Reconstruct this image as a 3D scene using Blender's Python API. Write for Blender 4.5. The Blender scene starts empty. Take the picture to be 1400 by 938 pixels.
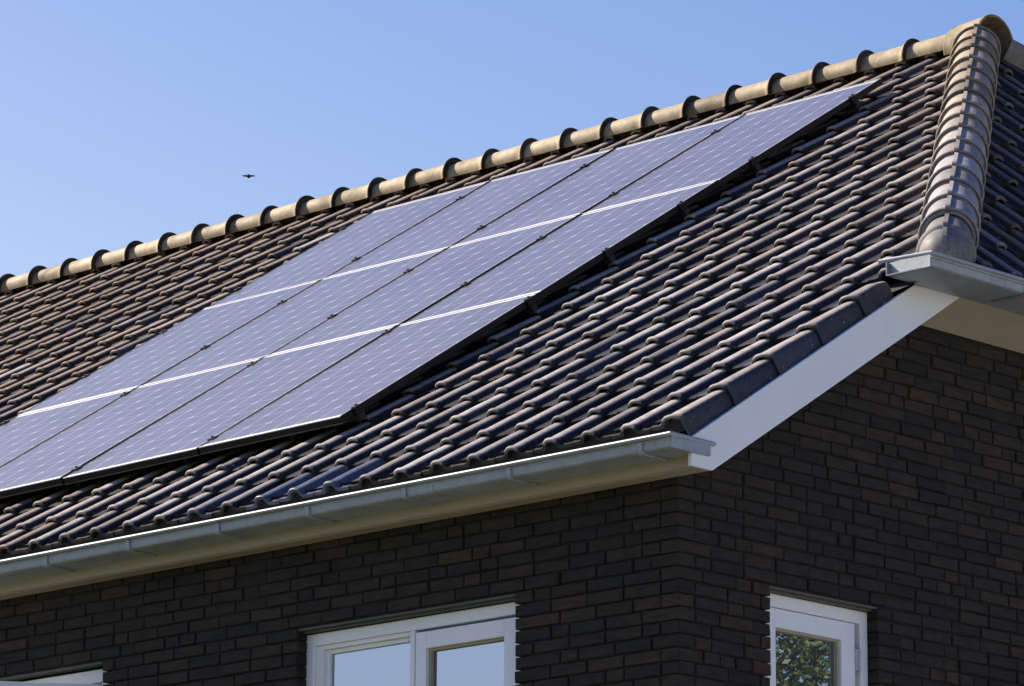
import bpy, bmesh, math, random
import numpy as np
from mathutils import Vector, Matrix
random.seed(7)
RNG = np.random.default_rng(11)

# ------------------------------------------------------------------ camera, sky, sun, exposure
SC = bpy.context.scene
COL = SC.collection
CAM_P = (11.47475, -13.55503, -3.95045)
YAW, PITCH, ROLL, FPX = -0.76575, 0.2347, 0.00557, 5976.209
f = Vector((math.sin(YAW)*math.cos(PITCH), math.cos(YAW)*math.cos(PITCH), math.sin(PITCH)))
r = f.cross(Vector((0, 0, 1))).normalized()
u = r.cross(f)
r2 = r*math.cos(ROLL) + u*math.sin(ROLL)
u2 = -r*math.sin(ROLL) + u*math.cos(ROLL)
cam_d = bpy.data.cameras.new('camera')
cam = bpy.data.objects.new('camera', cam_d)
COL.objects.link(cam)
M = Matrix((r2, u2, -f)).transposed().to_4x4()
M.translation = Vector(CAM_P)
cam.matrix_world = M
cam_d.sensor_width = 36.0
cam_d.lens = FPX/1400*36
cam_d.clip_start = 0.5
cam_d.clip_end = 5000
SC.camera = cam

SUN = Vector((-1.22, -0.232, 1.034)).normalized()
SUN_EL = math.asin(SUN.z)
SUN_AZ = math.atan2(SUN.x, SUN.y)
W = bpy.data.worlds.new('World')
SC.world = W
W.use_nodes = True
wn, wl = W.node_tree.nodes, W.node_tree.links
sky = wn.new('ShaderNodeTexSky')
sky.sky_type = 'NISHITA'
sky.sun_disc = False
sky.sun_elevation = SUN_EL
sky.sun_rotation = SUN_AZ
sky.air_density = 1.0
sky.dust_density = 0.6
sky.ozone_density = 2.0
# the photograph was developed with a steep blue sky: a tone curve per channel on the sky's own colour
sp = wn.new('ShaderNodeSeparateColor'); wl.new(sky.outputs[0], sp.inputs[0])
cb = wn.new('ShaderNodeCombineColor')
for i, (gp, mul, top) in enumerate(((2.1, 3.10, 3.9), (1.65, 1.21, 4.5), (0.96, 0.705, 5.6))):
    n1 = wn.new('ShaderNodeMath'); n1.operation = 'MULTIPLY'; n1.inputs[1].default_value = 0.1; wl.new(sp.outputs[i], n1.inputs[0])
    n2 = wn.new('ShaderNodeMath'); n2.operation = 'POWER'; n2.inputs[1].default_value = gp; wl.new(n1.outputs[0], n2.inputs[0])
    n3 = wn.new('ShaderNodeMath'); n3.operation = 'MULTIPLY'; n3.inputs[1].default_value = 10*mul; wl.new(n2.outputs[0], n3.inputs[0])
    n4 = wn.new('ShaderNodeMath'); n4.operation = 'MINIMUM'; n4.inputs[1].default_value = top; wl.new(n3.outputs[0], n4.inputs[0])
    wl.new(n4.outputs[0], cb.inputs[i])
wl.new(cb.outputs[0], wn['Background'].inputs['Color'])
wn['Background'].inputs['Strength'].default_value = 0.1
sun_d = bpy.data.lights.new('sun', 'SUN')
sun_d.energy = 5.0
sun_d.angle = math.radians(0.5)
sun_d.color = (1.0, 0.88, 0.74)
sun = bpy.data.objects.new('sun', sun_d)
COL.objects.link(sun)
sun.rotation_euler = SUN.to_track_quat('Z', 'Y').to_euler()
sun.location = (-20, 5, 20)
SC.view_settings.view_transform = 'Standard'
SC.view_settings.look = 'None'
SC.view_settings.exposure = 1.02
SC.view_settings.gamma = 1.0
SC.view_settings.use_curve_mapping = False

# ------------------------------------------------------------------ shared geometry numbers (metres)
TH = 0.55746                      # pitch of the main roof
CT, ST = math.cos(TH), math.sin(TH)
TAN = math.tan(TH)
TW, TG = 0.23083, 0.35088         # tile cover width, gauge
XT = -0.605                       # crest of the verge roll
YR = 5.705                        # ridge line in y
ZR = YR*TAN
GROUND = -5.55
XL = -14.6                        # far end of the house
YB = 2*YR                         # rear eave
XG, YW = -0.71, 0.15              # gable wall face, front wall face
HB = 0.866                        # steepness of the half hip
HX0, HY0 = -0.0787, 1.1883        # a point of the hip line in plan
HK = -0.7199                      # dX/dY of the hip line
HZ0 = HY0*TAN
XE = -0.36                        # half hip eave line
def hipx(y): return HX0 + HK*(y-HY0)
def R3(x, s, h): return (x, s*CT - h*ST, s*ST + h*CT)

# ------------------------------------------------------------------ helpers
class MB:
    def __init__(self): self.v, self.f, self.c = [], [], []
    def add(self, vs, fs, c=(0.5, 0.5, 0.0)):
        n = len(self.v)
        self.v += [tuple(p) for p in vs]
        self.f += [tuple(i+n for i in q) for q in fs]
        self.c += [c]*len(vs)
    def box(self, x0, x1, y0, y1, z0, z1, c=(0.5, 0.5, 0.0)):
        self.add([(x0,y0,z0),(x1,y0,z0),(x1,y1,z0),(x0,y1,z0),(x0,y0,z1),(x1,y0,z1),(x1,y1,z1),(x0,y1,z1)],
                 [(0,3,2,1),(4,5,6,7),(0,1,5,4),(1,2,6,5),(2,3,7,6),(3,0,4,7)], c)
    def boxf(self, fr, x0, x1, y0, y1, z0, z1, c=(0.5, 0.5, 0.0)):
        self.add([fr(*p) for p in [(x0,y0,z0),(x1,y0,z0),(x1,y1,z0),(x0,y1,z0),(x0,y0,z1),(x1,y0,z1),(x1,y1,z1),(x0,y1,z1)]],
                 [(0,3,2,1),(4,5,6,7),(0,1,5,4),(1,2,6,5),(2,3,7,6),(3,0,4,7)], c)
    def quad(self, a, b, c_, d, c=(0.5, 0.5, 0.0)): self.add([a,b,c_,d], [(0,1,2,3)], c)
    def extrude(self, poly, fn, t0, t1, c=(0.5,0.5,0.0), caps=True):
        n = len(poly)
        vs = [fn(a, b, t0) for a, b in poly] + [fn(a, b, t1) for a, b in poly]
        fs = [(i, (i+1) % n, n+(i+1) % n, n+i) for i in range(n)]
        if caps: fs += [tuple(range(n))[::-1], tuple(range(n, 2*n))]
        self.add(vs, fs, c)
    def build(self, name, m, parent=None, bevel=0, smooth=False, recalc=True, angle=40):
        me = bpy.data.meshes.new(name)
        me.from_pydata(self.v, [], self.f)
        a = me.color_attributes.new('tint', 'FLOAT_COLOR', 'POINT')
        arr = np.ones((len(self.v), 4), np.float32)
        arr[:] = np.array([tuple(c) + (1.0,)*(4-len(c)) for c in self.c], np.float32)
        a.data.foreach_set('color', arr.ravel())
        if recalc:
            bm = bmesh.new(); bm.from_mesh(me)
            bmesh.ops.recalc_face_normals(bm, faces=bm.faces)
            bm.to_mesh(me); bm.free()
        o = bpy.data.objects.new(name, me)
        COL.objects.link(o)
        if m: me.materials.append(m)
        if smooth:
            me.polygons.foreach_set('use_smooth', [True]*len(me.polygons))
            me.set_sharp_from_angle(angle=math.radians(angle))
        if bevel:
            b = o.modifiers.new('bevel', 'BEVEL'); b.width = bevel; b.segments = 2
            b.limit_method = 'ANGLE'; b.angle_limit = math.radians(35)
        if parent: o.parent = parent
        return o

def empty(name, loc=(0, 0, 0)):
    o = bpy.data.objects.new(name, None)
    o.empty_display_size = 0.3
    COL.objects.link(o)
    o.location = loc
    return o
def tag(o, label, cat=None, group=None, kind=None):
    if label: o['label'] = label
    if cat: o['category'] = cat
    if group: o['group'] = group
    if kind: o['kind'] = kind
    return o

# ------------------------------------------------------------------ materials
def mat(name):
    m = bpy.data.materials.new(name); m.use_nodes = True
    nt = m.node_tree
    return m, nt.nodes, nt.links, nt.nodes['Principled BSDF']
def N(nodes, t, **k):
    n = nodes.new(t)
    for a, b in k.items():
        if a in n.inputs: n.inputs[a].default_value = b
        else: setattr(n, a, b)
    return n
def noise(ns, ls, vec, scale, detail=4, rough=0.55):
    n = N(ns, 'ShaderNodeTexNoise'); n.inputs['Scale'].default_value = scale
    n.inputs['Detail'].default_value = detail; n.inputs['Roughness'].default_value = rough
    ls.new(vec, n.inputs['Vector']); return n.outputs['Fac']
def mapr(ns, ls, x, a, b, c, d):
    n = N(ns, 'ShaderNodeMapRange'); n.inputs[1].default_value = a; n.inputs[2].default_value = b
    n.inputs[3].default_value = c; n.inputs[4].default_value = d
    ls.new(x, n.inputs[0]); return n.outputs[0]
def mixc(ns, ls, fac, a, b, blend='MIX'):
    n = N(ns, 'ShaderNodeMix'); n.data_type = 'RGBA'; n.blend_type = blend
    for s, v in ((0, fac), (6, a), (7, b)):
        if hasattr(v, 'is_linked'): ls.new(v, n.inputs[s])
        elif s == 0: n.inputs[0].default_value = v
        else: n.inputs[s].default_value = (*v, 1)
    return n.outputs[2]
def mathn(ns, ls, op, a, b=0.0):
    n = N(ns, 'ShaderNodeMath'); n.operation = op
    for i, v in enumerate((a, b)):
        if hasattr(v, 'is_linked'): ls.new(v, n.inputs[i])
        else: n.inputs[i].default_value = v
    return n.outputs[0]
def bump(ns, ls, bs, h, strength, dist):
    b = N(ns, 'ShaderNodeBump'); b.inputs['Strength'].default_value = strength; b.inputs['Distance'].default_value = dist
    ls.new(h, b.inputs['Height']); ls.new(b.outputs[0], bs.inputs['Normal'])

def plain(name, col, rough=0.5, metal=0.0, var=0.1, scale=6.0, bmp=0.0, spec=0.5, bscale=80):
    m, ns, ls, bs = mat(name)
    tc = N(ns, 'ShaderNodeTexCoord').outputs['Object']
    nz = noise(ns, ls, tc, scale)
    c = mixc(ns, ls, mapr(ns, ls, nz, 0.3, 0.7, 0, 1), tuple(v*(1-var) for v in col), tuple(min(1, v*(1+var)) for v in col))
    ls.new(c, bs.inputs['Base Color'])
    bs.inputs['Roughness'].default_value = rough; bs.inputs['Metallic'].default_value = metal
    bs.inputs['Specular IOR Level'].default_value = spec
    if bmp: bump(ns, ls, bs, noise(ns, ls, tc, bscale, 5), bmp, 0.004)
    return m

def tile_material(name, dark, brown, blue, rough, weather, wcol, worn=None):
    m, ns, ls, bs = mat(name)
    geo = N(ns, 'ShaderNodeNewGeometry').outputs['Position']
    at = N(ns, 'ShaderNodeAttribute'); at.attribute_name = 'tint'
    sep = N(ns, 'ShaderNodeSeparateColor'); ls.new(at.outputs['Color'], sep.inputs[0])
    big = noise(ns, ls, geo, 0.45, 3)
    mid = noise(ns, ls, geo, 5.0, 5, 0.6)
    fine = noise(ns, ls, geo, 90.0, 4, 0.7)
    fac = mathn(ns, ls, 'ADD', mapr(ns, ls, big, 0.3, 0.7, -0.25, 0.35), sep.outputs[1])
    # older, browner tiles further along the roof and near the ridge
    sx = N(ns, 'ShaderNodeSeparateXYZ'); ls.new(geo, sx.inputs[0])
    along = mathn(ns, ls, 'ADD', mapr(ns, ls, sx.outputs[0], -3.0, -9.0, -0.15, 0.35), mapr(ns, ls, sx.outputs[2], 0.5, 3.4, -0.2, 0.35))
    fac = mathn(ns, ls, 'ADD', fac, along)
    cl = N(ns, 'ShaderNodeClamp'); ls.new(fac, cl.inputs[0])
    c = mixc(ns, ls, cl.outputs[0], dark, brown)
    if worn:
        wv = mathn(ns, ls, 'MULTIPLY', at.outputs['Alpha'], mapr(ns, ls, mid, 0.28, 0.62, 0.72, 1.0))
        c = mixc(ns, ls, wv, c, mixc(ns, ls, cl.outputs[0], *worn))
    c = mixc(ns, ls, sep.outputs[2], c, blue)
    c = mixc(ns, ls, mathn(ns, ls, 'MULTIPLY', mapr(ns, ls, mid, 0.5, 0.72, 0, 1), weather), c, wcol)
    br = mathn(ns, ls, 'MULTIPLY', mapr(ns, ls, sep.outputs[0], 0, 1, 0.58, 1.42), mathn(ns, ls, 'MULTIPLY', mapr(ns, ls, fine, 0.3, 0.7, 0.82, 1.18), mapr(ns, ls, noise(ns, ls, geo, 21.0, 5, 0.65), 0.3, 0.7, 0.74, 1.2)))
    mul = N(ns, 'ShaderNodeVectorMath'); mul.operation = 'SCALE'
    ls.new(c, mul.inputs[0]); ls.new(br, mul.inputs['Scale'])
    # pale lichen specks
    spk = noise(ns, ls, geo, 38.0, 2, 0.5)
    c2 = mixc(ns, ls, mapr(ns, ls, spk, 0.70, 0.75, 0, 0.6), mul.outputs[0], (0.30, 0.29, 0.25))
    ls.new(c2, bs.inputs['Base Color'])
    ro = mathn(ns, ls, 'ADD', mapr(ns, ls, mid, 0.3, 0.7, rough-0.06, rough+0.12), mathn(ns, ls, 'MULTIPLY', sep.outputs[2], -0.12))
    if worn: ro = mathn(ns, ls, 'ADD', ro, mathn(ns, ls, 'MULTIPLY', at.outputs['Alpha'], 0.2))
    ls.new(ro, bs.inputs['Roughness'])
    bs.inputs['Specular IOR Level'].default_value = 0.13
    bump(ns, ls, bs, fine, 0.3, 0.003)
    return m

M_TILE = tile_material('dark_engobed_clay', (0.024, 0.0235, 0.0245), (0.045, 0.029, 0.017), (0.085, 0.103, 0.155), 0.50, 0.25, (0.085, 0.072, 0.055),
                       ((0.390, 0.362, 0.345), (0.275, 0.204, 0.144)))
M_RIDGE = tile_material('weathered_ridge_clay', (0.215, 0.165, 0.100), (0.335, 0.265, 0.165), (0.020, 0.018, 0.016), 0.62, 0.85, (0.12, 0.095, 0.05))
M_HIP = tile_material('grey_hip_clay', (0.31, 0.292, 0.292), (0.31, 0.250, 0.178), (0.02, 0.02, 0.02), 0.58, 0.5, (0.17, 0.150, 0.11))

def brick_material():
    m, ns, ls, bs = mat('dark_rustic_brick')
    geo = N(ns, 'ShaderNodeNewGeometry').outputs['Position']
    at = N(ns, 'ShaderNodeAttribute'); at.attribute_name = 'tint'
    sep = N(ns, 'ShaderNodeSeparateColor'); ls.new(at.outputs['Color'], sep.inputs[0])
    rp = N(ns, 'ShaderNodeValToRGB'); ls.new(sep.outputs[0], rp.inputs[0])
    e = rp.color_ramp.elements
    e[0].position = 0.0; e[0].color = (0.0125, 0.0106, 0.0095, 1)
    e[1].position = 1.0; e[1].color = (0.052, 0.026, 0.0165, 1)
    for p, c in ((0.3, (0.0190, 0.0141, 0.0113, 1)), (0.6, (0.0285, 0.0188, 0.0132, 1)), (0.85, (0.040, 0.0242, 0.0163, 1))):
        q = e.new(p); q.color = c
    mp = N(ns, 'ShaderNodeMapping'); mp.inputs['Scale'].default_value = (11, 11, 34); ls.new(geo, mp.inputs[0])
    n1 = noise(ns, ls, mp.outputs[0], 1.0, 6, 0.65)
    n2 = noise(ns, ls, geo, 120, 5, 0.7)
    v = mathn(ns, ls, 'MULTIPLY', mapr(ns, ls, n1, 0.25, 0.75, 0.35, 1.85), mapr(ns, ls, n2, 0.25, 0.75, 0.65, 1.35))
    mul = N(ns, 'ShaderNodeVectorMath'); mul.operation = 'SCALE'
    ls.new(rp.outputs[0], mul.inputs[0]); ls.new(v, mul.inputs['Scale'])
    ls.new(mul.outputs[0], bs.inputs['Base Color'])
    bs.inputs['Roughness'].default_value = 0.75
    bs.inputs['Specular IOR Level'].default_value = 0.35
    h = mathn(ns, ls, 'ADD', n1, mathn(ns, ls, 'MULTIPLY', n2, 0.5))
    bump(ns, ls, bs, h, 1.0, 0.012)
    return m
M_BRICK = brick_material()
M_MORTAR = plain('dark_mortar', (0.016, 0.0145, 0.013), 0.95, 0, 0.3, 30, 0.5)
M_WHITE = plain('white_gloss_paint', (0.84, 0.85, 0.86), 0.35, 0, 0.025, 5, 0.03)
M_CREAM = plain('cream_soffit_paint', (0.38, 0.335, 0.25), 0.55, 0, 0.06, 4, 0.05)
M_ALU = plain('dark_anodised_frame', (0.010, 0.010, 0.010), 0.5, 0.0, 0.15, 10, spec=0.25)
M_LIP = plain('frame_edge_metal', (0.72, 0.72, 0.71), 0.45, 0.15, 0.06, 10)
M_FLANGE = plain('frame_flange_metal', (0.20, 0.19, 0.17), 0.45, 0.6, 0.1, 10)
M_RAIL = plain('rail_metal', (0.028, 0.028, 0.028), 0.55, 0.2, 0.15, 10)
M_STEEL = plain('stainless_hinge', (0.55, 0.56, 0.58), 0.35, 0.9, 0.08, 20)
M_LINTEL = plain('painted_lintel', (0.075, 0.078, 0.062), 0.6, 0, 0.15, 6)
M_UNDER = plain('black_underlay', (0.008, 0.008, 0.009), 0.9, 0, 0.2, 6)

def zinc_material():
    m, ns, ls, bs = mat('weathered_zinc')
    geo = N(ns, 'ShaderNodeNewGeometry').outputs['Position']
    mp = N(ns, 'ShaderNodeMapping'); mp.inputs['Scale'].default_value = (3.0, 3.0, 0.8); ls.new(geo, mp.inputs[0])
    n1 = noise(ns, ls, mp.outputs[0], 2.2, 6, 0.62)
    n2 = noise(ns, ls, geo, 35, 4, 0.6)
    c = mixc(ns, ls, mapr(ns, ls, n1, 0.3, 0.7, 0, 1), (0.28, 0.318, 0.36), (0.38, 0.42, 0.462))
    c = mixc(ns, ls, mapr(ns, ls, n2, 0.52, 0.70, 0, 0.5), c, (0.22, 0.205, 0.16))
    ls.new(c, bs.inputs['Base Color'])
    bs.inputs['Metallic'].default_value = 0.22
    ls.new(mapr(ns, ls, n1, 0.3, 0.7, 0.48, 0.62), bs.inputs['Roughness'])
    return m
M_ZINC = zinc_material()

def glass_material():
    m, ns, ls, bs = mat('window_glass')
    out = ns['Material Output']
    gl = N(ns, 'ShaderNodeBsdfGlossy'); gl.inputs['Color'].default_value = (0.74, 0.84, 1.0, 1); gl.inputs['Roughness'].default_value = 0.0
    bs.inputs['Base Color'].default_value = (0.012, 0.014, 0.016, 1); bs.inputs['Roughness'].default_value = 0.3
    tc = N(ns, 'ShaderNodeTexCoord').outputs['Object']
    b = N(ns, 'ShaderNodeBump'); b.inputs['Strength'].default_value = 0.012; b.inputs['Distance'].default_value = 0.02
    ls.new(noise(ns, ls, tc, 2.5, 1), b.inputs['Height']); ls.new(b.outputs[0], gl.inputs['Normal'])
    lw = N(ns, 'ShaderNodeLayerWeight'); lw.inputs['Blend'].default_value = 0.35
    mx = N(ns, 'ShaderNodeMixShader')
    ls.new(mapr(ns, ls, lw.outputs['Fresnel'], 0, 1, 0.42, 1.0), mx.inputs[0])
    ls.new(bs.outputs[0], mx.inputs[1]); ls.new(gl.outputs[0], mx.inputs[2])
    ls.new(mx.outputs[0], out.inputs[0])
    return m
M_GLASS = glass_material()

def cell_material():
    m, ns, ls, bs = mat('solar_cells_under_glass')
    uv = N(ns, 'ShaderNodeUVMap'); uv.uv_map = 'panel'
    s = N(ns, 'ShaderNodeSeparateXYZ'); ls.new(uv.outputs[0], s.inputs[0])
    U, V = s.outputs[0], s.outputs[1]            # metres across, metres up
    def cell(x, off, pitch):
        t = mathn(ns, ls, 'DIVIDE', mathn(ns, ls, 'SUBTRACT', x, off), pitch)
        fr = mathn(ns, ls, 'FRACT', t)
        d = mathn(ns, ls, 'ABSOLUTE', mathn(ns, ls, 'SUBTRACT', fr, 0.5))
        return t, fr, mathn(ns, ls, 'MULTIPLY', mathn(ns, ls, 'SUBTRACT', 0.5, d), pitch)   # distance to the cell edge (m)
    tu, fu, du = cell(U, 0.022, 0.1583)
    tv, fv, dv = cell(V, 0.0335, 0.1615)
    gap = mathn(ns, ls, 'LESS_THAN', du, 0.0042)
    gap2 = mathn(ns, ls, 'LESS_THAN', dv, 0.0020)
    dia = mathn(ns, ls, 'LESS_THAN', mathn(ns, ls, 'ADD', du, dv), 0.0215)
    bus = None
    for p in (0.25, 0.5, 0.75):
        b = mathn(ns, ls, 'LESS_THAN', mathn(ns, ls, 'ABSOLUTE', mathn(ns, ls, 'SUBTRACT', fu, p)), 0.0085)
        bus = b if bus is None else mathn(ns, ls, 'MAXIMUM', bus, b)
    out_v = mathn(ns, ls, 'MAXIMUM', mathn(ns, ls, 'LESS_THAN', tv, 0.0), mathn(ns, ls, 'GREATER_THAN', tv, 10.0))
    out_u = mathn(ns, ls, 'MAXIMUM', mathn(ns, ls, 'LESS_THAN', tu, 0.0), mathn(ns, ls, 'GREATER_THAN', tu, 6.0))
    outm = mathn(ns, ls, 'MAXIMUM', out_v, out_u)
    white = mathn(ns, ls, 'MAXIMUM', mathn(ns, ls, 'MAXIMUM', gap, gap2), mathn(ns, ls, 'MAXIMUM', dia, outm))
    geo = N(ns, 'ShaderNodeNewGeometry').outputs['Position']
    nz = mapr(ns, ls, mathn(ns, ls, 'ADD', noise(ns, ls, geo, 1.6, 5, 0.6), mapr(ns, ls, V, 0.0, 0.25, 0.16, 0.0)), 0.3, 0.75, 0, 1)
    base = mixc(ns, ls, nz, (0.112, 0.106, 0.124), (0.150, 0.144, 0.160))
    c = mixc(ns, ls, bus, base, (0.20, 0.20, 0.22))
    c = mixc(ns, ls, mathn(ns, ls, 'MULTIPLY', white, 0.8), c, (0.42, 0.42, 0.44))
    c = mixc(ns, ls, out_v, c, (0.80, 0.80, 0.80))
    ls.new(c, bs.inputs['Base Color'])
    bs.inputs['Roughness'].default_value = 0.22
    bs.inputs['IOR'].default_value = 1.55
    bs.inputs['Specular IOR Level'].default_value = 0.75
    bump(ns, ls, bs, noise(ns, ls, geo, 220, 2), 0.02, 0.002)
    return m
M_CELL = cell_material()

def grass_material():
    m, ns, ls, bs = mat('mown_lawn')
    geo = N(ns, 'ShaderNodeNewGeometry').outputs['Position']
    n1 = noise(ns, ls, geo, 0.35, 5); n2 = noise(ns, ls, geo, 14, 6, 0.7)
    c = mixc(ns, ls, mapr(ns, ls, n2, 0.3, 0.7, 0, 1), (0.030, 0.042, 0.012), (0.058, 0.066, 0.020))
    c = mixc(ns, ls, mapr(ns, ls, n1, 0.45, 0.6, 0, 0.5), c, (0.075, 0.068, 0.034))
    ls.new(c, bs.inputs['Base Color']); bs.inputs['Roughness'].default_value = 0.9
    bump(ns, ls, bs, n2, 0.6, 0.03)
    return m
M_GRASS = grass_material()
M_BOUNCE = plain('pale_bounce_paving', (0.36, 0.345, 0.31), 0.85, 0, 0.15, 0.8, 0.3)

def leaf_material():
    m, ns, ls, bs = mat('autumn_leaf')
    at = N(ns, 'ShaderNodeAttribute'); at.attribute_name = 'tint'
    sep = N(ns, 'ShaderNodeSeparateColor'); ls.new(at.outputs['Color'], sep.inputs[0])
    rp = N(ns, 'ShaderNodeValToRGB'); ls.new(sep.outputs[0], rp.inputs[0])
    e = rp.color_ramp.elements
    e[0].color = (0.034, 0.068, 0.011, 1); e[1].color = (0.36, 0.16, 0.03, 1)
    for p, c in ((0.45, (0.085, 0.12, 0.016, 1)), (0.8, (0.22, 0.18, 0.025, 1))):
        q = e.new(p); q.color = c
    ls.new(rp.outputs[0], bs.inputs['Base Color']); bs.inputs['Roughness'].default_value = 0.5
    tr = N(ns, 'ShaderNodeBsdfTranslucent'); ls.new(rp.outputs[0], tr.inputs[0])
    mx = N(ns, 'ShaderNodeMixShader'); mx.inputs[0].default_value = 0.35
    ls.new(bs.outputs[0], mx.inputs[1]); ls.new(tr.outputs[0], mx.inputs[2]); ls.new(mx.outputs[0], ns['Material Output'].inputs[0])
    return m
M_LEAF = leaf_material()
M_BARK = plain('tree_bark', (0.09, 0.065, 0.045), 0.9, 0, 0.3, 8, 0.6)
M_BIRD = plain('dark_plumage', (0.016, 0.015, 0.017), 0.7, 0, 0.2, 20)

# ------------------------------------------------------------------ ground
g = MB()
g.quad((-900, -900, GROUND), (900, -900, GROUND), (900, 900, GROUND), (-900, 900, GROUND))
tag(g.build('ground', M_GRASS), 'mown lawn around the house', None, None, 'structure')
pv = MB(); pv.box(1.2, 40, -4, 45, GROUND-0.05, GROUND+0.02)  # unseen, added to bounce light onto the gable and bargeboard
tag(pv.build('bounce_paving', M_BOUNCE), 'pale ground sheet added out of view to bounce light onto the gable', None, None, 'structure')

# ------------------------------------------------------------------ the house
house = tag(empty('brick_house', (-7, 5.7, GROUND)), 'dark brick house with brown-black tiled half-hipped roof, white bargeboard and zinc gutters', 'house')
HINV = Matrix.Translation((7, -5.7, -GROUND))
def part(mb, name, m, parent=None, **k):
    parent = parent or house
    o = mb.build(name, m, parent, **k)
    o.matrix_parent_inverse = HINV           # meshes are written in world metres
    return o

# --- brick walls: every brick laid in the wall mesh, in wild bond
COURSE, BH, JT = 0.0583, 0.0510, 0.0072
ZTOP = -0.147 + 0.0583*0.25
OPEN_F = [(-3.065, -1.675, -1.95, -0.553), (-5.85, -4.434, -1.95, -0.553), (-9.6, -8.1, -1.95, -0.553)]
OPEN_G = [(0.750, 1.487, -1.95, -0.553)]
wall_b, wall_m = MB(), MB()
def lay(fr, a0, a1, z0, z1, cols=None):
    """one brick from a0 to a1 along the wall; fr(a, depth, z)"""
    d0 = random.gauss(0, 0.0022); ch = 0.0045; t = random.gauss(0, 0.0012)
    j = lambda: random.gauss(0, 0.0011)
    back = 0.10
    vs = [fr(a0, back, z0), fr(a1, back, z0), fr(a1, back, z1), fr(a0, back, z1),
          fr(a0+j(), d0+ch, z0+j()), fr(a1+j(), d0+ch, z0+j()), fr(a1+j(), d0+ch, z1+j()), fr(a0+j(), d0+ch, z1+j()),
          fr(a0+ch, d0+t+j(), z0+ch), fr(a1-ch, d0-t+j(), z0+ch), fr(a1-ch, d0-t+j(), z1-ch), fr(a0+ch, d0+t+j(), z1-ch)]
    fs = [(8,9,10,11)]
    for i in range(4):
        k = (i+1) % 4
        fs += [(4+i, 4+k, 8+k, 8+i), (i, k, 4+k, 4+i)]
    cr = random.random(); c = min(1, max(0, random.gauss(0.42, 0.2) + (0.22 if cr > 0.92 else 0) - (0.3 if cr < 0.18 else 0)))
    wall_b.add(vs, fs, (c, random.random(), 0))
def course(fr, a0, a1, z0, z1, off):
    a = a0; first = True
    while a < a1 - 0.02:
        L = 0.208 if random.random() > 0.24 else 0.0995
        if first: L = (0.208, 0.0995, 0.153)[off % 3]; first = False
        b = a + L
        if a1 - b < 0.06: b = a1
        lay(fr, a, b, z0, z1)
        a = b + JT
frF = lambda a, d, z: (a, YW + d, z)
frG = lambda a, d, z: (XG - d, a, z)
k = 0
z1 = ZTOP + 16*COURSE
while z1 > GROUND:
    z0 = z1 - BH
    zc = (z0+z1)/2
    # front wall (below the eave only); runs right to left so that the corner alternates
    if z1 < -0.10:
        x_end = XG if k % 2 == 0 else XG - 0.10 - JT
        segs = [(-14.4, x_end)]
        for (o0, o1, oz0, oz1) in OPEN_F:
            if oz0 < zc < oz1:
                segs = [q for (a, b) in segs for q in (((a, o0), (o1, b)) if a < o0 and b > o1 else ((a, b),))]
        for a, b in segs:
            course(lambda q, d, z, b=b: (b - q, YW + d, z), 0, b - a, z0, z1, k + (1 if b == x_end else random.randint(0, 2)))
    # gable wall
    ylo = YW if k % 2 else YW + 0.10 + JT
    ymin = max(ylo, (zc + 0.10)/TAN)
    if zc < 0.86:
        segs = [(ymin, YB - YW if zc < -0.1 else YB - ymin)]
        for (o0, o1, oz0, oz1) in OPEN_G:
            if oz0 < zc < oz1: segs = [(ymin, o0), (o1, segs[0][1])]
        for a, b in segs: course(frG, a, b, z0, z1, k if a == ymin else random.randint(0, 2))
    z1 -= COURSE; k += 1
wall = part(wall_b, 'wall', M_BRICK, recalc=True)
# mortar bed behind the brick faces, plus the plain rear walls
def sheet(mb, fr, a0, a1, b0, b1, holes, d):
    xs = sorted({a0, a1, *[h[0] for h in holes], *[h[1] for h in holes]}); zs = sorted({b0, b1, *[h[2] for h in holes], *[h[3] for h in holes]})
    for i in range(len(xs)-1):
        for j in range(len(zs)-1):
            cx, cz = (xs[i]+xs[i+1])/2, (zs[j]+zs[j+1])/2
            if any(h[0] < cx < h[1] and h[2] < cz < h[3] for h in holes): continue
            mb.quad(fr(xs[i], d, zs[j]), fr(xs[i+1], d, zs[j]), fr(xs[i+1], d, zs[j+1]), fr(xs[i], d, zs[j+1]))
grow = lambda hs: [(h[0]-0.05, h[1]+0.05, h[2], h[3]+0.004) for h in hs]
sheet(wall_m, frF, -14.4, XG-0.011, GROUND, -0.10, grow(OPEN_F), 0.0115)
sheet(wall_m, frG, YW+0.0115, YB-YW, GROUND, -0.10, grow(OPEN_G), 0.0115)
for (o0, o1, oz0, oz1) in OPEN_F:
    wall_m.quad((o0-0.009, YW+0.0115, oz0), (o0-0.009, YW+0.1, oz0), (o0-0.009, YW+0.1, oz1), (o0-0.009, YW+0.0115, oz1))
    wall_m.quad((o0-0.05, YW+0.0115, oz0), (o0-0.009, YW+0.0115, oz0), (o0-0.009, YW+0.0115, oz1), (o0-0.05, YW+0.0115, oz1))
for (o0, o1, oz0, oz1) in OPEN_G:
    wall_m.quad((XG-0.0115, o1+0.009, oz0), (XG-0.1, o1+0.009, oz0), (XG-0.1, o1+0.009, oz1), (XG-0.0115, o1+0.009, oz1))
    wall_m.quad((XG-0.0115, o1+0.009, oz0), (XG-0.0115, o1+0.05, oz0), (XG-0.0115, o1+0.05, oz1), (XG-0.0115, o1+0.009, oz1))
wall_m.add([(XG-0.0115, 0.16, -0.10), (XG-0.0115, YB-0.16, -0.10), (XG-0.0115, YB-1.45, 0.87), (XG-0.0115, 1.45, 0.87)], [(0,1,2,3)])
wall_m.quad((-14.4, YB-YW, GROUND), (XG, YB-YW, GROUND), (XG, YB-YW, 0), (-14.4, YB-YW, 0))
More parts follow.
